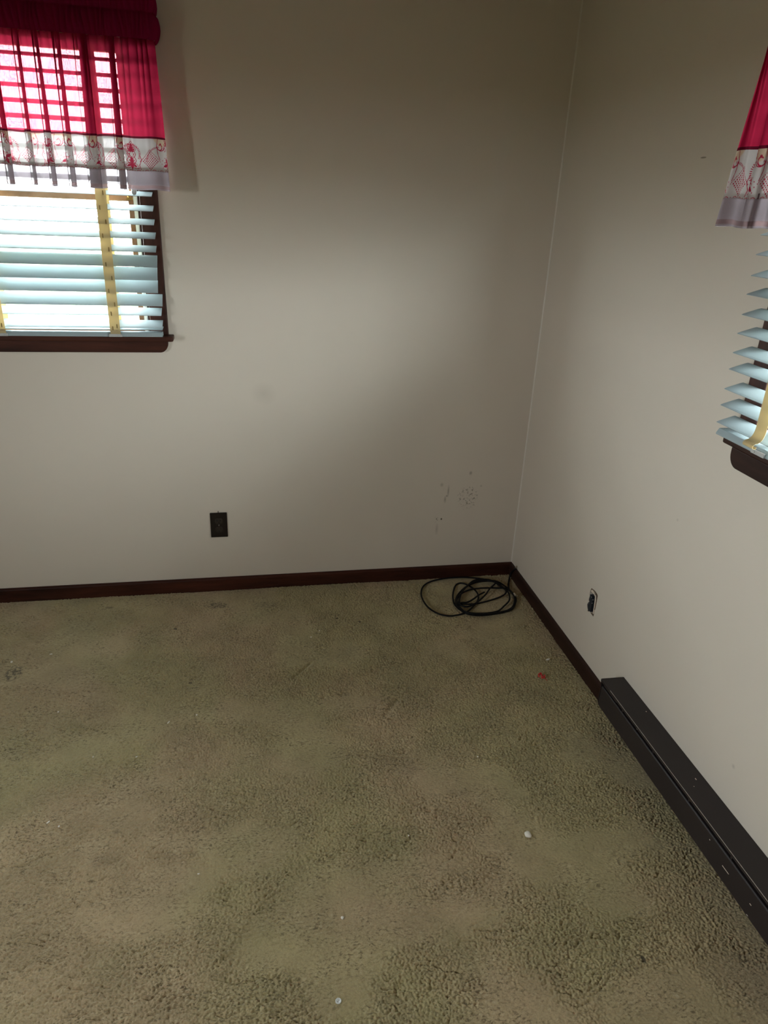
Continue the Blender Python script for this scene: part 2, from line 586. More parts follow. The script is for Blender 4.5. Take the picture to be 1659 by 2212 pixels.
wall_panel('wall_back', [(RX, 0), (0, 0), (0, RZ), (RX, RZ)], [hole_back], lambda a, b, t: (a, t, b), 0.12, M_back)
wall_panel('wall_right', [(RY, 0), (0, 0), (0, RZ), (RY, RZ)], [hole_right], lambda a, b, t: (t, a, b), 0.12, M_right)
# the socket hole is cut through the plasterboard of wall_right with a boolean
cut = bmesh.new()
v0 = [cut.verts.new((-0.02, a, b)) for a, b in hole_socket]
v1 = [cut.verts.new((0.06, a, b)) for a, b in hole_socket]
cut.faces.new(v0); cut.faces.new(v1[::-1])
for i in range(len(v0)):
    cut.faces.new((v0[i], v1[i], v1[(i+1) % len(v0)], v0[(i+1) % len(v0)]))
bmesh.ops.recalc_face_normals(cut, faces=cut.faces)
cme = bpy.data.meshes.new('cutter'); cut.to_mesh(cme); cut.free()
cob = bpy.data.objects.new('cutter', cme); COL.objects.link(cob)
wr = bpy.data.objects['wall_right']
bo = wr.modifiers.new('cut', 'BOOLEAN'); bo.operation = 'DIFFERENCE'; bo.object = cob; bo.solver = 'EXACT'
dg = bpy.context.evaluated_depsgraph_get()
newme = bpy.data.meshes.new_from_object(wr.evaluated_get(dg))
wr.modifiers.clear()
wr.data = newme
bpy.data.objects.remove(cob, do_unlink=True)

# walls behind the camera, wall_left with an added opening for fill light
lh = [(-3.10, 1.05), (-2.6, 1.05), (-2.6, 1.75), (-3.10, 1.75)]
wall_panel('wall_left', [(RY, 0), (0, 0), (0, RZ), (RY, RZ)], [lh], lambda a, b, t: (RX-t, a, b), 0.12, M_wall)
wall_panel('wall_front', [(RX, 0), (0, 0), (0, RZ), (RX, RZ)], [], lambda a, b, t: (a, RY-t, b), 0.12, M_wall)
bm = bmesh.new(); box(bm, (RX-0.12, RY-0.12, RZ), (0.12, 0.12, RZ+0.1)); obj('ceiling', bm, M_ceil, kind='structure')
bm = bmesh.new(); box(bm, (RX-0.12, RY-0.12, -0.12), (0.12, 0.12, -0.012)); obj('unseen_subfloor', bm, M_unseen_subfloor, kind='structure')  # unseen slab under the carpet, kept to stop light leaks
bm = bmesh.new()
for lo, hi in (((-30, 0.5, -0.7), (30, 40, -0.6)), ((0.5, -30, -0.7), (40, 0.49, -0.6)), ((-40, -30, -0.7), (-4.0, 0.49, -0.6)), ((-3.99, -30, -0.7), (0.49, -5.0, -0.6))):
    box(bm, lo, hi)
obj('ground', bm, M_lawn, kind='structure')

# caulked inside corner of the two walls
bm = bmesh.new()
R_ = 0.0045
n = 6
prof = [(0, 0)] + [(-R_*(1-math.sin(a)), -R_*(1-math.cos(a))) for a in [HPI*i/n for i in range(n+1)]][::1]
prism(bm, [(0.0, 0.0), (-R_, 0.0), (-R_*0.45, -R_*0.2), (-R_*0.2, -R_*0.45), (0.0, -R_)], 0.0, RZ, lambda p, q, t: (p, q, t))
M_caulk = mat_plain('corner_caulk_paint', (0.66, 0.61, 0.54), 0.5, spec=0.25)
obj('trim_2', bm, M_caulk, kind='structure')


# ---- carpet: a real tufted height field
def value_noise(x, y, cell, seed):
    g = np.random.default_rng(seed).random((256, 256))
    fx, fy = x/cell, y/cell
    ix, iy = np.floor(fx).astype(int), np.floor(fy).astype(int)
    tx, ty = fx-ix, fy-iy
    tx, ty = tx*tx*(3-2*tx), ty*ty*(3-2*ty)
    a = g[ix % 256, iy % 256]; b = g[(ix+1) % 256, iy % 256]
    c = g[ix % 256, (iy+1) % 256]; d = g[(ix+1) % 256, (iy+1) % 256]
    return (a*(1-tx)+b*tx)*(1-ty) + (c*(1-tx)+d*tx)*ty


def fbm(x, y, cell, seed, oct=3):
    s = 0; amp = 1; tot = 0
    for i in range(oct):
        s = s+amp*value_noise(x, y, cell/2**i, seed+i); tot += amp; amp *= 0.5
    return s/tot


def tuft(x, y, cx, cyy, seed):
    g = np.random.default_rng(seed)
    jx, jy = g.random((512, 512)), g.random((512, 512))
    hh = g.random((512, 512))
    fx, fy = x/cx, y/cyy
    ix, iy = np.floor(fx).astype(int), np.floor(fy).astype(int)
    best = np.full(x.shape, 9.0); bh = np.zeros(x.shape)
    for dx in (-1, 0, 1):
        for dy in (-1, 0, 1):
            X, Y = (ix+dx) % 512, (iy+dy) % 512
            d = (fx-(ix+dx)-jx[X, Y])**2 + (fy-(iy+dy)-jy[X, Y])**2
            m = d < best
            best = np.where(m, d, best); bh = np.where(m, hh[X, Y], bh)
    return np.sqrt(best), bh


def carpet_height(x, y):
    wx = x + 0.010*(fbm(x, y, 0.03, 1, 2)-0.5)
    wy = y + 0.014*(fbm(x, y, 0.045, 5, 3)-0.5)
    d, h = tuft(wx, wy, 0.0062, 0.0048, 9)
    rough = np.clip((fbm(x*0.8, y, 0.14, 21, 3)-0.32)/0.20, 0.30, 1.0)
    t = (np.clip(1.05-d*1.15, 0, 1)**0.7)*0.0058 + h*0.0024
    ph = (wy + 0.10*(fbm(x*0.55, y, 0.07, 33, 4)-0.5))/0.017
    crack = np.clip(1-np.abs(ph-np.round(ph))*6.0, 0, 1) * np.clip((fbm(x*0.6, y, 0.028, 41, 3)-0.52)*10, 0, 1)
    z = rough*(t - 0.005*crack) + (1-rough)*0.0040 + 0.003*(fbm(x, y, 0.12, 51, 3)-0.5)
    # two furniture dents
    for ax, ay, bx, by, wdt, dep in ((-1.075, -0.675, -1.005, -0.595, 0.006, 0.006), (-0.780, -0.925, -0.725, -0.845, 0.010, 0.007)):
        ux, uy = bx-ax, by-ay
        L = ux*ux+uy*uy
        s = np.clip(((x-ax)*ux+(y-ay)*uy)/L, 0, 1)
        dd = np.hypot(x-ax-s*ux, y-ay-s*uy)
        z = z - dep*np.exp(-(dd/wdt)**2)
    return z - 0.004


xs = np.concatenate([np.arange(RX, -2.36, 0.05), np.arange(-2.36, 0.0, 0.0020), [0.0]])
yy = [0.0]
while yy[-1] > -2.15:
    tq = min(1.0, -yy[-1]/1.5)
    yy.append(yy[-1] - (0.0032*(1-tq)+0.0017*tq))
yy = np.array(yy + list(np.arange(yy[-1]-0.05, RY, -0.05)) + [RY])
X, Y = np.meshgrid(xs, yy)
Z = carpet_height(X, Y)
far = (X < -2.37) | (Y < -2.16)
Z = np.where(far, -0.001, Z)
nx, ny = len(xs), len(yy)
verts = np.stack([X.ravel(), Y.ravel(), Z.ravel()], 1).astype(np.float32)
ii = np.arange(ny-1)[:, None]*nx + np.arange(nx-1)[None, :]
quads = np.stack([ii, ii+nx, ii+nx+1, ii+1], -1).reshape(-1, 4).astype(np.int32)


def grid_mesh(name, verts, quads, smooth=True):
    me = bpy.data.meshes.new(name)
    me.vertices.add(len(verts))
    me.vertices.foreach_set('co', np.ascontiguousarray(verts, dtype=np.float32).ravel())
    me.loops.add(quads.size)
    me.loops.foreach_set('vertex_index', quads.ravel())
    me.polygons.add(len(quads))
    me.polygons.foreach_set('loop_start', np.arange(0, quads.size, 4, dtype=np.int32))
    me.polygons.foreach_set('loop_total', np.full(len(quads), 4, dtype=np.int32))
    if smooth:
        me.polygons.foreach_set('use_smooth', np.ones(len(quads), dtype=bool))
    me.update(calc_edges=True)
    me.validate()
    return me


fm = grid_mesh('floor', verts, quads)
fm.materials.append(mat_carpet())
fo = bpy.data.objects.new('floor', fm)
COL.objects.link(fo)
fo['kind'] = 'structure'

# ---- baseboards
HB, TBB = 0.0626, 0.012
prof = [(0, -0.01), (TBB, -0.01), (TBB, HB-0.008), (TBB-0.002, HB-0.003), (TBB-0.006, HB), (0, HB)]
bm = bmesh.new(); prism(bm, prof, RX, 0.0, lambda p, q, t: (t, -p, q)); obj('baseboard_back', bm, M_base_x, kind='structure')
bm = bmesh.new(); prism(bm, prof, RY, -TBB, lambda p, q, t: (-p, t, q)); obj('baseboard_right', bm, M_base_y, kind='structure')
bm = bmesh.new(); prism(bm, prof, RY, -TBB, lambda p, q, t: (RX+p, t, q)); obj('baseboard_left', bm, M_base_y, kind='structure')
bm = bmesh.new(); prism(bm, prof, RX+TBB, -TBB, lambda p, q, t: (t, RY+p, q)); obj('baseboard_front', bm, M_base_x, kind='structure')


# ------------------------------------------------------------------ windows
def window(name, T, apron_in, apron_d, h=0.019, dN=0.062):
    root = empty(name, T(0.5, 0, ZS), kind='structure')
    L = 2*CASE_W+OPEN_W
    ci, co_ = CASE_W, L-CASE_W
    # casing, one mitred frame profile: visible stile, far stile, head
    bm = bmesh.new()
    for a, b in ((0, ci), (co_, L)):
        box(bm, (a, 0, ZS), (b, 0.019, ZT+0.06), T)
    box(bm, (ci, 0, ZT), (co_, 0.0189, ZT+0.06), T)
    obj('window_casing', bm, M_case, root, bevel=0.003)
    # jamb lining through the wall
    bm = bmesh.new()
    for a, b in ((ci-0.0, ci+0.008), (co_-0.008, co_)):
        box(bm, (a, -0.12, ZS), (b, 0, ZT), T)
    box(bm, (ci, -0.12, ZT-0.008), (co_, 0, ZT), T)
    box(bm, (ci, -0.12, ZS-0.02), (co_, 0.0, ZS-0.001), T)
    obj('window_jamb', bm, M_case, root)
    # stool with rounded nose and horns
    bm = bmesh.new()
    a0, a1 = -h, L+h
    poly = [(a0, 0.0)] + [(a0+0.010*(1-math.cos(HPI*k/6)), dN-0.010+0.010*math.sin(HPI*k/6)) for k in range(7)] + \
           [(a1-0.010*(1-math.cos(HPI*k/6)), dN-0.010+0.010*math.sin(HPI*k/6)) for k in range(6, -1, -1)] + [(a1, 0.0)]
    prism(bm, poly, ZS-0.018, ZS, lambda p, q, t: T(p, q, t))
    obj('window_stool', bm, M_base_x if T is TB else M_base_y, root, bevel=0.004)
    # apron with rounded lower corners
    bm = bmesh.new()
    za, r = 1.0465, 0.030
    a0, a1 = apron_in, L-apron_in
    zb = ZS-0.018
    poly = [(a0, zb)] + [(a0+r*(1-math.cos(HPI*k/8)), za+0.034*(1-math.sin(HPI*k/8))) for k in range(9)] + \
           [(a1-r*(1-math.cos(HPI*k/8)), za+0.034*(1-math.sin(HPI*k/8))) for k in range(8, -1, -1)] + [(a1, zb)]
    prism(bm, poly, 0.0, apron_d, lambda p, q, t: T(p, t, q))
    obj('window_apron', bm, M_base_x if T is TB else M_base_y, root, bevel=0.002)
    # white balance track beside the sashes
    bm = bmesh.new()
    for a, b in ((ci+0.008, ci+0.028), (co_-0.028, co_-0.008)):
        box(bm, (a, -0.075, ZS), (b, -0.045, ZT-0.008), T)
        box(bm, (a+0.007, -0.045, ZS), (a+0.013, -0.040, ZT-0.008), T)
    obj('window_track', bm, M_vinyl, root)
    # two sashes: frame + pane each
    mid = 1.575
    for (z0, z1, d0, d1, rb, rt) in ((ZS, mid+0.010, -0.075, -0.045, 0.040, 0.018), (mid-0.010, ZT-0.008, -0.110, -0.080, 0.018, 0.07)):
        s0, s1 = ci+0.008, co_-0.008
        e = 0.042
        bm = bmesh.new()
        box(bm, (s0+0.020, d0, z0), (s0+e-0.004, d1, z1), T)
        box(bm, (s1-e+0.004, d0, z0), (s1-0.020, d1, z1), T)
        box(bm, (s0+e-0.004, d0, z0), (s1-e+0.004, d1, z0+rb), T)
        box(bm, (s0+e-0.004, d0, z1-rt), (s1-e+0.004, d1, z1), T)
        f = obj('window_sash', bm, M_sash, root, bevel=0.002)
        bm = bmesh.new()
        dm = (d0+d1)/2
        box(bm, (s0+e-0.004, dm-0.0015, z0+rb), (s1-e+0.004, dm+0.0015, z1-rt), T)
        obj('window_pane', bm, M_glass, f)
    # sash catch
    bm = bmesh.new()
    box(bm, (ci+0.028, -0.045, mid-0.004), (ci+0.050, -0.034, mid+0.004), T)
    cyl(bm, T(ci+0.040, -0.036, mid+0.004), (0, 0, 1), 0.006, 0.006, 12)
    obj('sash_catch', bm, M_brass, root)
    return root


window('window_1', TB, 0.016-0.012, 0.020)
window('window_2', TR, 0.035, 0.048, h=0.004, dN=0.052)


# ------------------------------------------------------------------ blinds
def slat_bm(T, u0, u1, d, z, tilt, crown=0.0002):
    bm = bmesh.new()
    a = math.radians(tilt)
    n = 8
    top, bot = [], []
    for i in range(n+1):
        s = -0.025+0.05*i/n
        c = crown*(1-(s/0.025)**2)
        edge = 0.0013 if 0 < i < n else 0.0007
        for lst, off in ((top, c+edge), (bot, c-edge)):
            # s>0 is towards the room; a>0 tips the room edge down
            dd = d + s*math.cos(a) + off*math.sin(a)
            zz = z - s*math.sin(a) + off*math.cos(a)
            lst.append((dd, zz))
    prism(bm, top+bot[::-1], u0, u1, lambda p, q, t: T(t, p, q))
    return bm


def ribbon(bm, T, pts, u0, u1, th=0.0007, mi=0):
    """pts: list of (d,z) path, swept between u0 and u1 as a thin closed strip"""
    pp = [Vector((a, b)) for a, b in pts]
    L, R = [], []
    for i, p in enumerate(pp):
        t = (pp[min(i+1, len(pp)-1)]-pp[max(i-1, 0)]).normalized()
        nrm = Vector((-t.y, t.x))*th*0.5
        L.append(p+nrm); R.append(p-nrm)
    poly = [(v.x, v.y) for v in L] + [(v.x, v.y) for v in R[::-1]]
    n = len(pp)
    v0 = [bm.verts.new(T(u0, *q)) for q in poly]
    v1 = [bm.verts.new(T(u1, *q)) for q in poly]
    N = len(poly)
    for i in range(N):
        f = bm.faces.new((v0[i], v1[i], v1[(i+1) % N], v0[(i+1) % N])); f.material_index = mi
    for i in range(n-1):
        f = bm.faces.new((v0[i], v0[i+1], v0[N-2-i], v0[N-1-i])); f.material_index = mi
        f = bm.faces.new((v1[i], v1[N-1-i], v1[N-2-i], v1[i+1])); f.material_index = mi


def blind(T, u0, width, slats, label, curl, cat='window blind'):
    root = empty('window_blind', T(u0+width/2, 0.03, ZS), label=label, cat=cat)
    u1 = u0+width
    DC = 0.0465
    bm = bmesh.new(); box(bm, (u0, 0.021, 2.050), (u1, 0.071, 2.092), T)
    obj('headrail', bm, M_slat, root, bevel=0.002)
    first = {}
    for z, tilt, du in slats:
        key = (tilt,)
        if key not in first:
            bm = slat_bm(T, u0, u1, DC, 0.0, tilt)
            org = Vector(T(u0, DC, 0.0))
            o = obj('slat', bm, M_slat, root, loc=org)
            first[key] = o
        else:
            o = first[key].copy(); COL.objects.link(o); o.parent = root
        o.location = Vector(T(u0+du, DC, z)) - Vector(root.location)
    # bottom rail
    bm = bmesh.new()
    poly = [(0.026, ZS+0.0005), (0.066, ZS+0.0005), (0.067, ZS+0.004), (0.060, ZS+0.016), (0.032, ZS+0.016), (0.025, ZS+0.004)]
    prism(bm, poly, u0+0.002, u1-0.002, lambda p, q, t: T(t, p, q))
    obj('bottom_rail', bm, M_slat, root, bevel=0.001)
    # ladder tapes with their rungs and stitched slots
    for k, c in enumerate((0.164, 0.164+0.385, 0.164+0.77)):
        a, b = u0+c-0.0175, u0+c+0.0175
        if b > u1: continue
        bm = bmesh.new()
        bot = ZS+0.016
        if curl:
            path = [(0.0755, z) for z in np.arange(2.05, 1.20, -0.03)] + catmull([(0.0755, 1.20), (0.076, 1.170), (0.080, 1.155), (0.088, 1.147), (0.096, 1.1445), (0.1005, 1.140), (0.099, 1.1345), (0.093, 1.133), (0.090, 1.137)], 4)
        else:
            path = [(0.0745, z) for z in np.arange(2.05, bot+0.01, -0.03)] + [(0.0735, bot+0.004), (0.070, ZS+0.010)]
        ribbon(bm, T, path, a, b)
        ribbon(bm, T, [(0.0185, 2.05), (0.0185, 1.6), (0.0185, bot)], a, b)
        for i, (z, tilt, du) in enumerate(slats):
            al = math.radians(tilt)
            zf = z-0.025*math.sin(al)
            if curl and z < 1.20: continue
            uu = a+0.008 if i % 2 else b-0.012
            ribbon(bm, T, [(0.0752 + (0.001 if curl else 0), zf+0.013), (0.0752 + (0.001 if curl else 0), zf-0.001)], uu, uu+0.0035, th=0.0012, mi=1)
            ribbon(bm, T, [(0.0186, z+0.025*math.sin(al)-0.0022), (0.0742, zf-0.0022)], a+0.010, a+0.014, th=0.0006, mi=1)
        obj('ladder_tape', bm, [M_tape, M_stitch], root, label='tan cloth ladder tape')
        bm = bmesh.new()
        box(bm, (a-0.004, 0.0665, ZS+0.001), (b+0.006, 0.0715, ZS+0.011), T)
        box(bm, (a-0.004, 0.055, ZS+0.0005), (b+0.006, 0.0665, ZS+0.0018), T)
        cyl(bm, T((a+b)/2-0.01, 0.0715, ZS+0.006), Vector(T(0, 1, 0))-Vector(T(0, 0, 0)), 0.003, 0.0015, 12)
        obj('tape_clip', bm, M_clip, root, bevel=0.0008)
    # pull cord with its tassel, hanging at the visible side
    bm = bmesh.new()
    cu = u0+0.055
    tube(bm, [T(cu, 0.078, z) for z in np.linspace(2.05, 1.62, 12)], 0.0011, 6)
    cordo = obj('pull_cord', bm, M_cord, root, smooth=True)
    bm = bmesh.new()
    prof = [(1.622, 0.002), (1.616, 0.0045), (1.608, 0.0075), (1.600, 0.0085), (1.593, 0.007), (1.589, 0.003)]
    rings = []
    for z, r in prof:
        rings.append([bm.verts.new(Vector(T(cu, 0.078, z)) + Vector((r*math.cos(2*math.pi*k/14), r*math.sin(2*math.pi*k/14), 0))) for k in range(14)])
    for i in range(len(rings)-1):
        for k in range(14):
            bm.faces.new((rings[i][k], rings[i][(k+1) % 14], rings[i+1][(k+1) % 14], rings[i+1][k]))
    bm.faces.new(rings[0]); bm.faces.new(rings[-1][::-1])
    obj('cord_tassel', bm, M_clip, cordo, smooth=True)
    return root


zl = [(1.133, 16), (1.156, 24), (1.200, 25), (1.241, 49), (1.288, 53), (1.332, 55), (1.375, 46), (1.416, 21), (1.460, 22), (1.504, 20), (1.548, 20), (1.593, 16)]
dus = [0, 0, 0, -.006, .006, .004, .001, .001, .0, .0, .0, 0]
sl = [(z, t, d) for (z, t), d in zip(zl, dus)] + [(1.593+0.0432*k, 18, 0) for k in range(1, 11)]
sl = [(max(z, ZS+0.0285) if i == 0 else z, 5 if i == 0 else t, d) for i, (z, t, d) in enumerate(sl)]
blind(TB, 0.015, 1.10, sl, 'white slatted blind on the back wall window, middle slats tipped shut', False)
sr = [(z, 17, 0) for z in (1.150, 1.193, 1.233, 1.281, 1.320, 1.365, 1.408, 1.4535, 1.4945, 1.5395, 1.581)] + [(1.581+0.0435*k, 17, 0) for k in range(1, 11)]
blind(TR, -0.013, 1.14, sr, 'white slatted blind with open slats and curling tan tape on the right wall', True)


# ------------------------------------------------------------------ valances
def print_tile():
    """line-art border print: crimson scrolls, lattice diamonds and blossoms on cream. returns 0..1 ink, tan mask"""
    W, H, R = 400, 200, 0.0005     # 0.2 m x 0.1 m at 0.5 mm
    yy_, xx_ = np.mgrid[0:H, 0:W]
    px, py = (xx_+0.5)*R, (yy_+0.5)*R   # py measured down from the top
    ink = np.zeros((H, W)); tan = np.zeros((H, W))

    def put(mask, v=1.0):
        np.maximum(ink, mask*v, out=ink)

    def seg(pts, w):
        for (a, b) in zip(pts[:-1], pts[1:]):
            ax, ay = a; bx, by = b
            for sh in (-0.2, 0, 0.2):
                ux, uy = bx-ax, by-ay
                L = ux*ux+uy*uy+1e-12
                s = np.clip(((px-ax-sh)*ux+(py-ay)*uy)/L, 0, 1)
                dd = np.hypot(px-ax-sh-s*ux, py-ay-s*uy)
                put(np.clip((w*0.66-dd)/R+0.5, 0, 1))

    def dot(cx, cy2, r, e=1.0):
        for sh in (-0.2, 0, 0.2):
            dd = np.hypot(px-cx-sh, (py-cy2)/e)
            put(np.clip((r-dd)/R+0.5, 0, 1))

    def ring(cx, cy2, r, w, e=1.0, a0=0, a1=360):
        n = 40
        seg([(cx+r*math.cos(math.radians(a0+(a1-a0)*i/n)), cy2+e*r*math.sin(math.radians(a0+(a1-a0)*i/n))) for i in range(n+1)], w)

    def dash(cx, cy2, r, a0, a1, n, L=0.0035, w=0.0015):
        for i in range(n):
            a = math.radians(a0+(a1-a0)*i/(n-1))
            c, s = math.cos(a), math.sin(a)
            seg([(cx+(r-L/2)*c, cy2+(r-L/2)*s), (cx+(r+L/2)*c, cy2+(r+L/2)*s)], w)

    def spiral(cx, cy2, r0, r1, a0, a1, w):
        n = 36
        seg([(cx+(r0+(r1-r0)*i/n)*math.cos(math.radians(a0+(a1-a0)*i/n)), cy2+(r0+(r1-r0)*i/n)*math.sin(math.radians(a0+(a1-a0)*i/n))) for i in range(n+1)], w)

    def leaf(cx, cy2, L, wd, ang, fill=False, w=0.0013):
        a = math.radians(ang)
        c, s = math.cos(a), math.sin(a)
        up, dn = [], []
        for i in range(13):
            t = i/12
            q = wd*math.sin(math.pi*t)*(1-0.3*t)
            up.append((cx+c*t*L-s*q, cy2+s*t*L+c*q)); dn.append((cx+c*t*L+s*q, cy2+s*t*L-c*q))
        seg(up, w); seg(dn, w)
        if fill:
            seg([(cx+c*0.15*L, cy2+s*0.15*L), (cx+c*0.8*L, cy2+s*0.8*L)], wd*0.9)

    # top scroll pair round a bud, centred at u=0.085
    for sgn in (-1, 1):
        cx = 0.085+sgn*0.026
        spiral(cx, 0.019, 0.017, 0.013, 200 if sgn > 0 else -20, 20 if sgn > 0 else 160, 0.0016)
        spiral(cx, 0.021, 0.013, 0.004, 20 if sgn > 0 else 160, 300 if sgn > 0 else -120, 0.0024)
        dot(cx-sgn*0.003, 0.014, 0.003)
        leaf(0.085, 0.012, 0.013, 0.004, 270+sgn*40)
        seg([(0.085, 0.014), (0.085+sgn*0.010, 0.020), (0.085+sgn*0.016, 0.032)], 0.0014)
        spiral(0.085+sgn*0.010, 0.028, 0.006, 0.002, 90, 90+sgn*300, 0.0016)
    leaf(0.085, 0.020, 0.018, 0.005, 270, True)
    # hanging blossom below it
    for k in range(8):
        leaf(0.085, 0.072, 0.015 if k % 2 else 0.020, 0.0045, 45*k+22, k % 2 == 0)
    dot(0.085, 0.072, 0.0028)
    for k in range(12):
        a = math.radians(30*k)
        dot(0.085+0.024*math.cos(a), 0.072+0.021*math.sin(a), 0.0014)
    for k in range(4):
        dot(0.085, 0.044+0.0045*k, 0.0012)
    # lattice diamond
    cd = 0.148
    for i in range(-3, 4):
        for j in range(-3, 4):
            x0, y0 = cd+(i-j)*0.0040, 0.066+(i+j)*0.0040
            for sh in (-0.2, 0, 0.2):
                dd = np.abs(px-x0-sh)+np.abs(py-y0)
                put(np.clip((0.0024-dd)/R+0.5, 0, 1)*1.0)
    for k in range(13):
        t = k/12
        for (qx, qy) in ((cd-0.033+t*0.033, 0.066-t*0.033), (cd+t*0.033, 0.033+t*0.033)):
            dot(qx, qy, 0.0013)
    # dashed arcs swinging over diamond and blossom
    dash(0.060, 0.075, 0.052, 190, 262, 18); dash(0.110, 0.075, 0.052, 350, 278, 18)
    seg([(0.118, 0.0), (0.124, 0.020), (0.122, 0.042), (0.116, 0.060)], 0.0016)
    seg([(0.052, 0.0), (0.046, 0.020), (0.048, 0.042), (0.054, 0.060)], 0.0016)
    # tall paisley medallion: stacked leaves, lobes and scalloped fringe
    c = 0.008
    leaf(c, 0.032, 0.024, 0.009, 270); leaf(c, 0.030, 0.016, 0.005, 270, True)
    for q in (25, 55):
        for sgn in (-1, 1):
            leaf(c, 0.038, 0.024, 0.006, 270+sgn*q); leaf(c, 0.038, 0.015, 0.003, 270+sgn*q, True)
    for sgn in (-1, 1):
        for zq, rq in ((0.046, 0.011), (0.064, 0.012)):
            seg([(c+sgn*0.003, zq-0.006), (c+sgn*(0.003+rq*0.6), zq-0.009), (c+sgn*(0.003+rq), zq), (c+sgn*(0.003+rq*0.7), zq+0.007), (c+sgn*0.004, zq+0.006)], 0.0016)
            seg([(c+sgn*0.006, zq-0.002), (c+sgn*(0.001+rq*0.6), zq), (c+sgn*0.006, zq+0.003)], 0.0020)
        leaf(c, 0.074, 0.026, 0.008, 90-sgn*62); leaf(c, 0.074, 0.018, 0.004, 90-sgn*62, True)
        dash(c, 0.044, 0.027, -90+sgn*12, -90+sgn*120, 13, 0.004)
        seg([(c+sgn*0.026, 0.048), (c+sgn*0.031, 0.062), (c+sgn*0.024, 0.078), (c+sgn*0.028, 0.090)], 0.0015)
    leaf(c, 0.052, 0.040, 0.006, 90, True)
    # bottom row of half blossoms
    for k in range(8):
        ring(0.0125+0.025*k, 0.100, 0.008, 0.0014); dot(0.0125+0.025*k, 0.098, 0.003); dot(0.025*k, 0.094, 0.0016)
    # tan ground of the shield shapes
    tan = np.clip((0.05-np.hypot((px-0.085)*0.9, py+0.02))/0.003, 0, 1) * np.clip((np.hypot(px-0.085, py-0.05)-0.032)/0.002, 0, 1)
    return ink, tan


INK, TAN = print_tile()


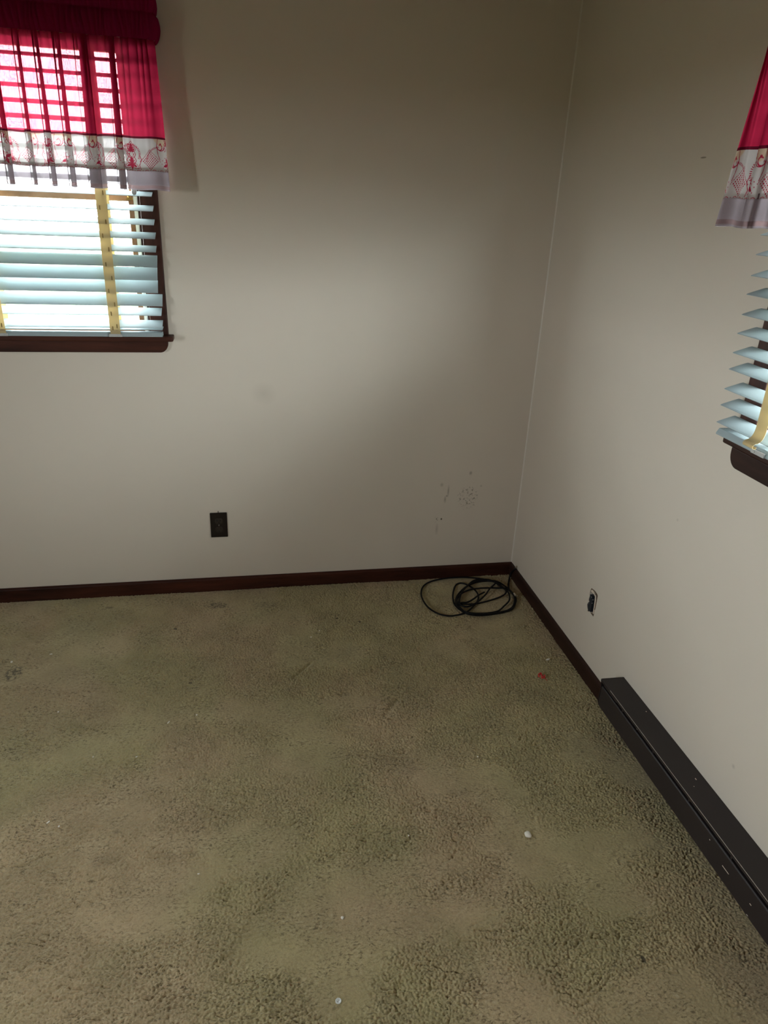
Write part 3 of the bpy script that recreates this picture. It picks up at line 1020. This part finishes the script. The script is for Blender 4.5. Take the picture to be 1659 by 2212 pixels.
def valance(T, u_edge_top, u_edge_hem, folds, u_end, dz, dbase, label, rod_label):
    ZP, ZBT, ZBB, ZHB = 2.036+dz, 1.765+dz, 1.664+dz, 1.606+dz
    # control points of the cloth's plan line: (u_top, d_top, u_hem, d_hem)
    D = dbase
    cp = [(u_edge_top+0.012, D-0.095, u_edge_hem+0.010, D-0.085), (u_edge_top+0.003, D-0.05, u_edge_hem+0.003, D-0.04),
          (u_edge_top, D-0.014, u_edge_hem, D+0.000), (u_edge_top+0.012, D-0.004, u_edge_hem+0.014, D+0.014)]
    for a, b in folds:
        wv = b-a
        m = a-0.014
        if cp[-1][2] < m-0.035:
            mm = (cp[-1][2]+m)/2
            cp.append((mm, D-0.001, mm, D+0.006))
        cp.append((m, D, m, D+0.010))
        cp.append((a+0.30*wv, D-0.006, a+0.5*wv, D-0.010))
        cp.append((a+0.55*wv, D-0.006, b-0.004, D-0.010))
        cp.append((a+0.56*wv, D-0.001, b-0.002, D+0.001))
        cp.append((a+0.30*wv, D+0.000, a+0.4*wv, D+0.004))
        cp.append((a+0.10*wv, D+0.004, a-0.001, D+0.010))
        cp.append((a+0.12*wv, D+0.008, a+0.001, D+0.020))
        cp.append((a+0.55*wv, D+0.008, a+0.5*wv, D+0.024))
        cp.append((b-0.03*wv, D+0.004, b, D+0.020))
        cp.append((b+0.01*wv, D+0.001, b+0.003, D+0.008))
    cp.append((u_end-0.02, D, u_end-0.02, D+0.01))
    cp.append((u_end, D-0.014, u_end, D)); cp.append((u_end-0.01, D-0.09, u_end-0.01, D-0.085))
    path = np.array(catmull(cp, 14))
    hem = path[:, 2:4]
    s = np.concatenate([[0], np.cumsum(np.hypot(*np.diff(hem, axis=0).T))])

    def surf(z0, z1, nz, step, extra_wave=0.0):
        ns = int(s[-1]/step)+1
        ss = np.linspace(0, s[-1], ns)
        P = [np.interp(ss, s, path[:, i]) for i in range(4)]
        zz = np.linspace(z0, z1, nz)
        t = np.clip((ZP-zz)/(ZP-ZHB), 0, 1)
        k = (t**0.75)[:, None]
        U = P[0][None]*(1-k)+P[2][None]*k
        Dd = P[1][None]*(1-k)+P[3][None]*k
        g = ((1-t)**2.2)[:, None]
        ph = 2*np.pi*ss/0.026 + 1.7*np.sin(ss*37.0)+0.9*np.sin(ss*91.0)
        Dd = Dd + 0.0042*g*np.sin(ph)[None] + 0.0022*np.sin(2*np.pi*ss/0.083+1.1)[None]*k
        wr = (np.sin(ss*193+2*np.sin(ss*61))+0.7*np.sin(ss*311+1.3))[None]
        Dd = Dd + 0.0016*wr*(1-k)*(0.35+0.65*k)*1.3*(ss > 0.20)[None]
        U = U + 0.0030*g*np.cos(ph)[None] + 0.0035*np.sin(ss*141.0)[None]*k*(1-k)*2
        ZZ = zz[:, None] + 0*U + 0.0015*np.sin(2*np.pi*ss/0.11)[None]*k
        return ss, U, Dd, ZZ

    def make(name, z0, z1, nz, step, mat, parent, off=0.0, colour=None, **kw):
        ss, U, Dd, ZZ = surf(z0, z1, nz, step)
        Dd = Dd+off
        n0, n1 = U.shape
        v = np.zeros((n0*n1, 3))
        c = np.array([T(a, b, z) for a, b, z in ((0, 0, 0), (1, 0, 0), (0, 1, 0), (0, 0, 1))])
        v = c[0] + U.reshape(-1, 1)*(c[1]-c[0]) + Dd.reshape(-1, 1)*(c[2]-c[0]) + ZZ.reshape(-1, 1)*(c[3]-c[0])
        v = v - np.array(parent.location)
        idx = np.arange(n0-1)[:, None]*n1+np.arange(n1-1)[None]
        q = np.stack([idx, idx+n1, idx+n1+1, idx+1], -1).reshape(-1, 4).astype(np.int32)
        me = grid_mesh(name, v, q)
        me.materials.append(mat)
        if colour is not None:
            cols = colour(np.tile(ss, (n0, 1)), np.repeat(np.linspace(0, z0-z1, n0)[:, None], n1, 1))
            at = me.color_attributes.new('print', 'FLOAT_COLOR', 'POINT')
            at.data.foreach_set('color', cols.reshape(-1, 4).astype(np.float32).ravel())
        o = bpy.data.objects.new(name, me)
        COL.objects.link(o)
        o.parent = parent
        tag(o, **kw)
        return o

    root = empty('valance_curtain', T((u_edge_hem+u_end)/2, 0.11, ZHB), label=label, cat='curtain')
    make('red_cloth', ZP, ZBT, 60, 0.0035, M_red, root)
    make('ribbon', ZBT, ZBT-0.006, 3, 0.0035, M_maroon, root, off=0.0006, label='dark maroon piping')

    def colr(ss, vv):
        iu = ((ss % 0.2)/0.0005).astype(int) % 400
        iv = np.clip((vv/0.101*0.1/0.0005).astype(int), 0, 199)
        ink = INK[iv, iu][..., None]; tan = TAN[iv, iu][..., None]
        basec = np.array([0.50, 0.46, 0.45])*(1-tan) + np.array([0.50, 0.38, 0.28])*tan
        inkc = np.array([0.34, 0.02, 0.05])
        c = basec*(1-ink)+inkc*ink
        return np.concatenate([c, np.ones(c.shape[:-1]+(1,))], -1)
    make('patterned_band', ZBT-0.006, ZBB, 100, 0.0011, M_band, root, colour=colr, label='cream band printed with crimson scrolls')
    make('hem_fold', ZBB+0.010, ZBB-0.001, 4, 0.0035, M_taupe, root, off=-0.0012, label='brown double turned hem')
    make('sheer_hem', ZBB, ZHB+0.014, 14, 0.0035, M_sheer, root, label='pale sheer strip')
    make('hem_ribbon', ZHB+0.014, ZHB+0.004, 4, 0.0035, M_taupe, root, label='taupe satin ribbon')
    make('hem_edge', ZHB+0.004, ZHB, 3, 0.0035, M_sheer, root)
    # gathered rod pocket and ruffle: closed tube of cloth round the rod
    prof = [(0.002, ZP), (0.011, ZP+0.012), (0.016, ZP+0.036), (0.012, ZP+0.062), (0.004, ZP+0.072), (0.009, ZP+0.082), (0.011, ZP+0.105), (0.005, ZP+0.135),
            (-0.003, ZP+0.136), (-0.006, ZP+0.105), (-0.006, ZP+0.08), (-0.004, ZP+0.072), (-0.012, ZP+0.06), (-0.015, ZP+0.036), (-0.011, ZP+0.012), (-0.002, ZP)]
    prof = catmull(prof, 3)
    n = int((u_end-u_edge_top+0.24)/0.003)
    bm = bmesh.new()
    rings = []
    # plan line: return to the wall, front, return
    line = catmull([(u_edge_top+0.004, 0.004), (u_edge_top-0.000, D-0.05), (u_edge_top, D-0.018), (u_edge_top+0.018, D-0.002), (u_edge_top+0.06, D)], 12)
    line += [(uu, D) for uu in np.arange(u_edge_top+0.063, u_end-0.03, 0.003)]
    line += catmull([(u_end-0.03, D), (u_end, D-0.02), (u_end-0.005, D-0.09)], 8)
    acc = 0
    for i, p in enumerate(line):
        a = np.array(line[max(i-1, 0)]); b = np.array(line[min(i+1, len(line)-1)])
        tt = (b-a)/np.linalg.norm(b-a)
        nr = np.array([-tt[1], tt[0]])
        acc += np.linalg.norm(np.array(p)-np.array(line[max(i-1, 0)]))
        wv = math.sin(2*math.pi*acc/0.017+1.5*math.sin(acc*43)+0.8*math.sin(acc*101))
        ring = []
        for (q, z) in prof:
            h = (z-ZP)/0.136
            amp = 1+0.22*wv*(0.4+0.6*abs(math.sin(h*math.pi)))
            off = q*amp + 0.0024*wv*(1 if q > 0 else 0.3)
            skew = 0.004*math.sin(acc*60+h*4)
            pos = np.array(p)+nr*off+tt*skew
            zz = z + (0.003*math.sin(acc*120) if h > 0.8 else 0)
            ring.append(bm.verts.new(T(pos[0], pos[1], zz)))
        rings.append(ring)
    m = len(prof)
    for i in range(len(rings)-1):
        for k in range(m-1):
            bm.faces.new((rings[i][k], rings[i][k+1], rings[i+1][k+1], rings[i+1][k]))
    obj('gathered_heading', bm, M_reddeep, root, smooth=True, label='dark gathered rod pocket and ruffle')
    # the rod it hangs on
    bm = bmesh.new()
    pts = [(u_edge_top+0.024, 0.002), (u_edge_top+0.022, D-0.03), (u_edge_top+0.026, D-0.006), (u_edge_top+0.05, D), (u_edge_top+0.09, D), (u_edge_top+0.13, D), (u_end-0.10, D), (u_end-0.06, D), (u_end-0.03, D-0.006), (u_end-0.014, D-0.04), (u_end-0.014, 0.002)]
    for k in range(len(pts)-1):
        pass
    v0, v1, v2, v3 = [], [], [], []
    tube(bm, [T(a, b, ZP+0.036) for a, b in catmull(pts, 5)], 0.0045, 8)
    rod = obj('curtain_rod', bm, M_rod, root, smooth=True, label='white metal rod')
    for uu in (u_edge_top+0.030, u_end-0.014):
        bm = bmesh.new(); box(bm, (uu-0.008, 0.0005, ZP+0.014), (uu+0.008, 0.004, ZP+0.058), T)
        obj('bracket', bm, M_rod, rod)
    return root


FL = [(0.087, 0.110), (0.164, 0.202), (0.242, 0.262), (0.302, 0.320), (0.361, 0.376), (0.430, 0.450), (0.500, 0.53), (0.60, 0.62), (0.68, 0.71), (0.77, 0.79), (0.85, 0.88), (0.95, 0.97)]
valance(TB, -0.031, -0.050, FL, 1.16, 0.0, 0.112,
        'red valance with gathered top and patterned border over the window on the back wall',
        'white metal rod inside the gathered red heading over the back wall window')
FR = [(0.013, 0.045), (0.10, 0.125), (0.18, 0.20), (0.26, 0.285), (0.35, 0.37), (0.44, 0.46), (0.54, 0.56), (0.64, 0.67), (0.75, 0.77), (0.85, 0.88), (0.95, 0.97)]
valance(TR, -0.045, -0.088, FR, 1.16, -0.018, 0.128,
        'red valance with patterned border on the right wall, cut off by the picture edge',
        'white metal rod inside the gathered heading of the right wall valance')

# ------------------------------------------------------------------ wall socket on the back wall
sx, sz = -1.340, 0.3153
root = empty('electrical_outlet', (sx, 0, sz), label='dark brown double electrical outlet on the back wall', cat='outlet')
bm = bmesh.new(); box(bm, (sx-0.035, -0.0055, sz-0.057), (sx+0.035, -0.0003, sz+0.057)); obj('cover_plate', bm, M_outlet, root, bevel=0.0025)
for dzz in (0.0195, -0.0195):
    bm = bmesh.new()
    pol = []
    for k in range(28):
        a = 2*math.pi*k/28
        x = 0.0172*math.cos(a); z = 0.0172*math.sin(a)
        z = max(-0.0142, min(0.0142, z))
        pol.append((x, z))
    pol2 = []
    for q in pol:
        if not pol2 or abs(q[0]-pol2[-1][0])+abs(q[1]-pol2[-1][1]) > 1e-5: pol2.append(q)
    prism(bm, pol2, -0.0055, -0.0072, lambda p, q, t: (sx+p, t, sz+dzz+q))
    rc = obj('receptacle', bm, M_recept, root, bevel=0.0007)
    bm = bmesh.new()
    box(bm, (sx-0.0075, -0.00745, sz+dzz-0.001), (sx-0.0055, -0.0073, sz+dzz+0.007))
    box(bm, (sx+0.0055, -0.00745, sz+dzz-0.001), (sx+0.0075, -0.0073, sz+dzz+0.006))
    cyl(bm, (sx, -0.0073, sz+dzz-0.0075), (0, -1, 0), 0.0024, 0.00015, 14)
    obj('slot', bm, M_heatin, rc)
bm = bmesh.new(); cyl(bm, (sx, -0.0055, sz), (0, -1, 0), 0.0032, 0.0012, 16); obj('screw', bm, M_screw, root, label='small steel screw')
bm = bmesh.new(); tube(bm, [(sx-0.001, -0.003, sz+0.0565), (sx, -0.004, sz+0.060), (sx-0.001, -0.003, sz+0.064)], 0.0013, 6)
obj('wire_stub', bm, M_outlet, root)

# ------------------------------------------------------------------ torn socket hole in the right wall
cen = sum(hole_pts, Vector())/len(hole_pts)
root = empty('socket_hole', (0.0, cen.y, cen.z), label='ragged unused socket hole with dark box in the right wall above the skirting', cat='wall hole')
bm = bmesh.new()
ly, hy = min(p.y for p in hole_pts)-0.004, max(p.y for p in hole_pts)+0.004
lz, hz = min(p.z for p in hole_pts)-0.004, max(p.z for p in hole_pts)+0.004
box(bm, (0.0545, ly, lz), (0.0585, hy, hz))
obj('box_back', bm, M_cavity, root)
hp = [on_plane(*crop(x, y), 0, 0.012) for x, y in [(745, 530), (800, 560), (880, 660), (905, 740), (890, 860), (862, 990), (838, 1150), (790, 1175), (740, 1110), (695, 1096), (670, 1000), (668, 910), (692, 858), (724, 838), (716, 770)]]
bm = bmesh.new(); prism(bm, [(p.y, p.z) for p in hp], 0.014, 0.050, lambda p, q, t: (t-0.0125, p, q)); obj('outlet_box', bm, M_bluebox, root, bevel=0.001)


def strip(name, ins, outs, x0, x1, mat, par):
    bm = bmesh.new()
    A = [on_plane(*crop(*q), 0, x0) for q in ins]; B = [on_plane(*crop(*q), 0, x1) for q in outs]
    va = [bm.verts.new(p) for p in A]; vb = [bm.verts.new(p) for p in B]
    vc = [bm.verts.new(p+Vector((0.0012, 0, 0))) for p in A]; vd = [bm.verts.new(p+Vector((0.0012, 0, 0))) for p in B]
    n = len(va)
    for i in range(n-1):
        bm.faces.new((va[i], va[i+1], vb[i+1], vb[i])); bm.faces.new((vc[i], vd[i], vd[i+1], vc[i+1]))
        bm.faces.new((va[i], vc[i], vc[i+1], va[i+1])); bm.faces.new((vb[i], vb[i+1], vd[i+1], vd[i]))
    bm.faces.new((va[0], vb[0], vd[0], vc[0])); bm.faces.new((va[-1], vc[-1], vd[-1], vb[-1]))
    return obj(name, bm, mat, par)


strip('torn_paper', [(765, 500), (830, 560), (860, 600), (900, 680), (890, 800), (870, 950), (845, 1100), (835, 1180)],
      [(800, 455), (860, 500), (890, 590), (935, 650), (930, 780), (905, 920), (885, 1080), (858, 1200)], 0.004, 0.003, M_paper, root)
strip('paper_edge', [(820, 450), (880, 500), (920, 590), (962, 650), (945, 780), (918, 900), (880, 1060)],
      [(835, 448), (905, 510), (966, 600), (980, 655), (960, 780), (935, 905), (898, 1075)], -0.0005, -0.0006, M_brownpaper, root)
for a, b in (((800, 470), (806, 425)), ((790, 1170), (848, 1262)), ((690, 1090), (712, 1120))):
    bm = bmesh.new(); tube(bm, [on_plane(*crop(*a), 0, -0.001), on_plane(*crop(*b), 0, -0.0015)], [0.0016, 0.0006], 6); obj('paper_shred', bm, M_brownpaper, root)
for q, r in (((800, 690), 0.0022), ((845, 770), 0.0026), ((815, 870), 0.0022), ((715, 890), 0.0016)):
    bm = bmesh.new(); bmesh.ops.create_icosphere(bm, subdivisions=2, radius=r*0.7, matrix=Matrix.Translation(on_plane(*crop(*q), 0, 0.001))); obj('box_screw', bm, M_clip, root)

# ------------------------------------------------------------------ baseboard heater
y0, y1 = -1.060, -3.05
root = empty('baseboard_heater', (0, y0, 0.075), label='long dark brown baseboard heater on the right wall', cat='heater')
XF = -0.080
bm = bmesh.new(); box(bm, (-0.0035, y1, 0.072), (-0.0005, y0, 0.1795)); obj('back_plate', bm, M_heat, root)
bm = bmesh.new()
pf = [(-0.0005, 0.1800), (XF, 0.1815), (XF-0.002, 0.1800), (XF-0.002, 0.1720), (XF-0.0005, 0.1720), (XF-0.0003, 0.1785), (-0.0005, 0.1780)]
prism(bm, pf, y1, y0+0.004, lambda p, q, t: (p, t, q)); obj('top_cover', bm, M_heat, root)
bm = bmesh.new(); box(bm, (XF-0.0024, y1, 0.1804), (XF-0.0012, y0-0.06, 0.1814)); obj('top_lip', bm, M_edge, root, label='worn bare metal front edge')
bm = bmesh.new()
pf = [(XF+0.010, 0.1570), (XF+0.002, 0.1580), (XF-0.001, 0.1555), (XF-0.002, 0.0850), (XF+0.001, 0.0790), (XF+0.012, 0.0770), (XF+0.012, 0.0785), (XF+0.0025, 0.0805), (XF, 0.0855), (XF+0.001, 0.1545), (XF+0.010, 0.1555)]
prism(bm, pf, y1, y0-0.006, lambda p, q, t: (p, t, q)); obj('front_panel', bm, M_heat, root)
bm = bmesh.new()
pe = [(-0.0005, 0.078), (-0.0005, 0.1802), (XF, 0.1820), (XF-0.002, 0.1700), (XF+0.001, 0.150), (XF-0.001, 0.090), (XF+0.004, 0.078)]
prism(bm, pe, y0, y0+0.002, lambda p, q, t: (p, t, q)); obj('end_cap', bm, M_heat, root)
bm = bmesh.new()
box(bm, (-0.070, y1, 0.100), (-0.006, y0-0.02, 0.150))
obj('fin_core', bm, M_heatin, root)
bm = bmesh.new(); tube(bm, [(-0.040, y1, 0.166), (-0.040, y0-0.01, 0.166)], 0.006, 8); obj('element_pipe', bm, M_fin, root, smooth=True)
bm = bmesh.new(); box(bm, (XF+0.003, y0-0.10, 0.162), (XF+0.009, y0-0.012, 0.1705)); obj('damper_hinge', bm, M_heat, root)
for yb in np.arange(y0-0.14, y1, -0.185):
    bm = bmesh.new(); box(bm, (XF+0.002, yb-0.003, 0.160), (XF+0.010, yb+0.003, 0.178)); obj('slot_bracket', bm, M_heat, root)
# paint chips and scratches on it
chips = []
for (px_, py_, pl, val, ln) in ((1503, 1683, 2, 0.1808, 0.006), (1499, 1699, 2, 0.1808, 0.002), (1396, 1537, 2, 0.1808, 0.003), (1533, 1814, 0, XF-0.0021, 0.003), (1567, 1879, 0, XF-0.0021, 0.026), (1621, 1954, 0, XF-0.0021, 0.006), (1614, 1977, 0, XF-0.0021, 0.005), (1376, 1575, 0, XF-0.0021, 0.003)):
    p = on_plane(px_, py_, pl, val)
    bm = bmesh.new()
    if pl == 2: box(bm, (p.x-0.0012, p.y-ln/2, p.z-0.0006), (p.x+0.0012, p.y+ln/2, p.z+0.0006))
    else: box(bm, (p.x-0.0004, p.y-ln/2, p.z-0.0008), (p.x+0.0006, p.y+ln/2, p.z+0.0008))
    obj('paint_chip', bm, M_paper, root)

# ------------------------------------------------------------------ coiled cable in the corner
cc = lambda x, y: (860+x/5.53, 1180+y/5.53)
raw = [(1325, 400), (1318, 460), (1330, 520), (1385, 590), (1388, 680), (1335, 752), (1200, 790), (1000, 812), (850, 800), (750, 765), (680, 700), (655, 620), (660, 540), (690, 465), (750, 440), (830, 462),
       (910, 515), (955, 580), (950, 650), (900, 715), (830, 780), (760, 810), (690, 825), (600, 832), (480, 805), (370, 740), (300, 650), (275, 560), (300, 480), (380, 425), (520, 390), (680, 373), (820, 372),
       (960, 385), (1100, 405), (1190, 425), (1260, 465), (1340, 530), (1402, 610), (1397, 685), (1345, 758), (1200, 800), (1000, 825), (840, 812), (740, 755), (690, 680), (708, 590), (790, 500), (870, 455), (960, 425),
       (1080, 415), (1170, 430), (1230, 470), (1300, 530), (1330, 590), (1325, 650), (1270, 710), (1190, 775), (1050, 800), (900, 800), (780, 775), (712, 700), (702, 640), (750, 570), (850, 522), (960, 503),
       (1080, 498), (1200, 500), (1290, 505), (1375, 570), (1392, 650), (1350, 740), (1220, 790), (1000, 812), (820, 790), (725, 710), (730, 640), (760, 550), (830, 470), (900, 412), (980, 395), (1080, 400), (1150, 425), (1210, 470), (1280, 520), (1285, 560),
       (1230, 600), (1120, 640), (1000, 672), (900, 690), (800, 690), (735, 672), (740, 600), (790, 510), (880, 440), (1000, 405), (1100, 415), (1160, 440), (1100, 500), (1050, 570), (980, 640), (910, 690), (830, 722), (770, 712), (735, 690), (760, 675), (830, 668), (900, 630), (960, 585), (1030, 548)]
pts = []
N = len(raw)
for i, (x, y) in enumerate(raw):
    z = 0.0055 + 0.016*(i/N) + 0.002*math.sin(i*1.3)
    pts.append(on_plane(*cc(x, y), 2, z))
# tail climbs the right baseboard and lies over its top edge
tail = [Vector((-0.004, -0.078, 0.0685)), Vector((-0.012, -0.072, 0.0675)), Vector((-0.0195, -0.060, 0.058)), Vector((-0.0225, -0.052, 0.036)), Vector((-0.024, -0.050, 0.018))]
tail = [on_plane(*cc(1408, 258), 0, -0.006), on_plane(*cc(1385, 282), 0, -0.013), on_plane(*cc(1350, 318), 0, -0.020)]
allp = tail + pts
cab = empty('coaxial_cable', (pts[6].x, pts[6].y, 0.0), label='loose coil of black cable on the carpet in the corner', cat='cable')
bm = bmesh.new()
tube(bm, catmull([tuple(p) for p in allp], 7), 0.0038, 8)
obj('cable', bm, M_black, cab, smooth=True)
bm = bmesh.new()
a, b = allp[0], on_plane(*cc(1412, 240), 0, -0.007)
tube(bm, [a, a+(b-a).normalized()*0.009], 0.0046, 10); tube(bm, [a+(b-a).normalized()*0.009, a+(b-a).normalized()*0.014], 0.0012, 6)
obj('connector', bm, M_conn, cab)
bm = bmesh.new()
a = on_plane(*cc(1385, 565), 2, 0.026); b = on_plane(*cc(1405, 592), 2, 0.024); c2 = on_plane(*cc(1432, 598), 2, 0.023)
tube(bm, [a, b], 0.0046, 10); tube(bm, [b, c2], 0.0013, 6)
obj('connector', bm, M_conn, cab)

# ------------------------------------------------------------------ small litter on the carpet
def ground_z(x, y):
    g = carpet_height(np.linspace(x-0.005, x+0.005, 9)[None].repeat(9, 0), np.linspace(y-0.005, y+0.005, 9)[:, None].repeat(9, 1))
    return float(np.percentile(g, 80))

# button
bp = on_plane(731, 2163, 2, 0.0)
gz = ground_z(bp.x, bp.y)
root = empty('shirt_button', (bp.x, bp.y, gz), label='round white two-hole button lying on the carpet near the bottom edge', cat='button')
bm = bmesh.new()
R0 = 0.0068
seg_n = 40
rings = []
for r, z in ((0.0, 0.0010), (0.0042, 0.0010), (0.0050, 0.0018), (0.0062, 0.0019), (R0, 0.0011), (R0, 0.0003), (0.0060, 0.0), (0.0, 0.0)):
    if r == 0: rings.append([bm.verts.new((bp.x, bp.y, gz+z))])
    else: rings.append([bm.verts.new((bp.x+r*math.cos(2*math.pi*k/seg_n), bp.y+r*math.sin(2*math.pi*k/seg_n), gz+z)) for k in range(seg_n)])
for a, b in zip(rings[:-1], rings[1:]):
    for k in range(seg_n):
        k2 = (k+1) % seg_n
        if len(a) == 1: bm.faces.new((a[0], b[k], b[k2]))
        elif len(b) == 1: bm.faces.new((a[k], b[0], a[k2]))
        else: bm.faces.new((a[k], b[k], b[k2], a[k2]))
obj('button_disc', bm, M_button, root, smooth=True)
for s in (-1, 1):
    bm = bmesh.new(); cyl(bm, (bp.x+s*0.0013, bp.y+s*0.0012, gz+0.00105), (0, 0, 1), 0.0008, 0.0003, 12); obj('button_hole', bm, M_heatin, root)

# red thread scrap
rp = on_plane(1170, 1460, 2, 0.010)
root = empty('red_scrap', (rp.x, rp.y, rp.z-0.004), label='small tangled red scrap on the carpet near the right wall', cat='scrap')
bm = bmesh.new()
rr = random.Random(4)
for k in range(9):
    pth = []
    ang = rr.uniform(0, 6.28)
    for i in range(7):
        ang += rr.uniform(-1.1, 1.1)
        base_ = pth[-1] if pth else Vector((rp.x+rr.uniform(-.006, .006), rp.y+rr.uniform(-.008, .008), rp.z+rr.uniform(0, .004)))
        q = base_+Vector((math.cos(ang)*0.006, math.sin(ang)*0.006, rr.uniform(-.002, .002)))
        dd = q-rp
        if dd.length > 0.013: q = rp+dd.normalized()*0.012
        q.z = max(q.z, rp.z-0.004)
        pth.append(q)
    tube(bm, catmull([tuple(q) for q in pth], 4), 0.0022, 6)
obj('tangled_ball', bm, M_redbit, root, smooth=True)
bm = bmesh.new()
e0, e1 = on_plane(1175, 1464, 2, 0.010), on_plane(1182, 1471, 2, 0.007)
tube(bm, [e0, (e0+e1)/2+Vector((0, 0, .002)), e1], [0.0014, 0.001, 0.0007], 6)
obj('thread_tail', bm, M_redbit, root, smooth=True)

# pale crumbs: each one a thing of its own
crumbs = [(1184, 1425, 7, 3, 'white plastic sliver on the carpet beside the red scrap', 20), (1140, 1803, 9, 8, 'oval white pebble-like bit on the carpet left of the heater', 0),
          (740, 1982, 4, 4, 'round cream crumb on the carpet above the button', 0), (364, 1560, 5, 1.6, 'thin white fleck on the carpet, middle left', 60),
          (425, 1544, 2.5, 2.5, 'tiny white crumb to the right of the thin middle left fleck', 0), (104, 1776, 5, 1.6, 'slanted white fleck on the carpet, lower left', 50),
          (127, 1785, 2.5, 2.5, 'tiny white crumb beside the slanted lower left fleck', 0), (295, 1635, 2.5, 2, 'tiny pale crumb in the left middle of the carpet', 30),
          (201, 1635, 2, 2, 'faint crumb left of the pale crumb, left middle of the carpet', 0), (126, 1538, 2.2, 2.2, 'small white crumb in the upper left of the carpet', 0),
          (110, 1413, 3.5, 1.6, 'white fleck near the left end of the baseboard', 10), (25, 1430, 3, 3, 'white crumb at the left edge beside the dark stain', 0),
          (429, 1887, 3, 1.5, 'small pale fleck in the lower left of the carpet', 0), (883, 1805, 2.2, 2.2, 'small pale crumb in the lower middle of the carpet', 0),
          (690, 1363, 2, 2, 'tiny crumb on the carpet below the middle of the baseboard', 0), (672, 1376, 2, 2, 'tiny pale crumb above the upper carpet dent', 0),
          (1032, 1635, 2.2, 2.2, 'small pale crumb right of the lower carpet dent', 0)]
for (cx, cyy, a, b, lab, rot) in crumbs:
    p = on_plane(cx, cyy, 2, 0.002)
    sc = 0.0016*(p-Vector(CAM)).length/2.5
    bm = bmesh.new()
    bmesh.ops.create_icosphere(bm, subdivisions=3, radius=1.0)
    gz = max(0.0, ground_z(p.x, p.y))
    ra, rb_ = a*sc*0.75, b*sc*0.9
    th = min(ra, rb_)*0.5
    jit = random.Random(cx)
    ph = [jit.uniform(0, 6.28) for _ in range(3)]
    for v in bm.verts:
        f = 1+0.10*math.sin(3*v.co.x+ph[0])+0.10*math.sin(4*v.co.y+ph[1])
        v.co = Vector((v.co.x*ra*f, v.co.y*rb_*f, v.co.z*th))
    bmesh.ops.rotate(bm, verts=bm.verts, cent=(0, 0, 0), matrix=Matrix.Rotation(math.radians(rot), 3, 'Z'))
    bmesh.ops.translate(bm, verts=bm.verts, vec=(p.x, p.y, gz+th*0.6))
    obj('carpet_crumb', bm, M_white, None, loc=(p.x, p.y, gz), smooth=True, label=lab, cat='crumb', group='pale crumbs on the carpet')
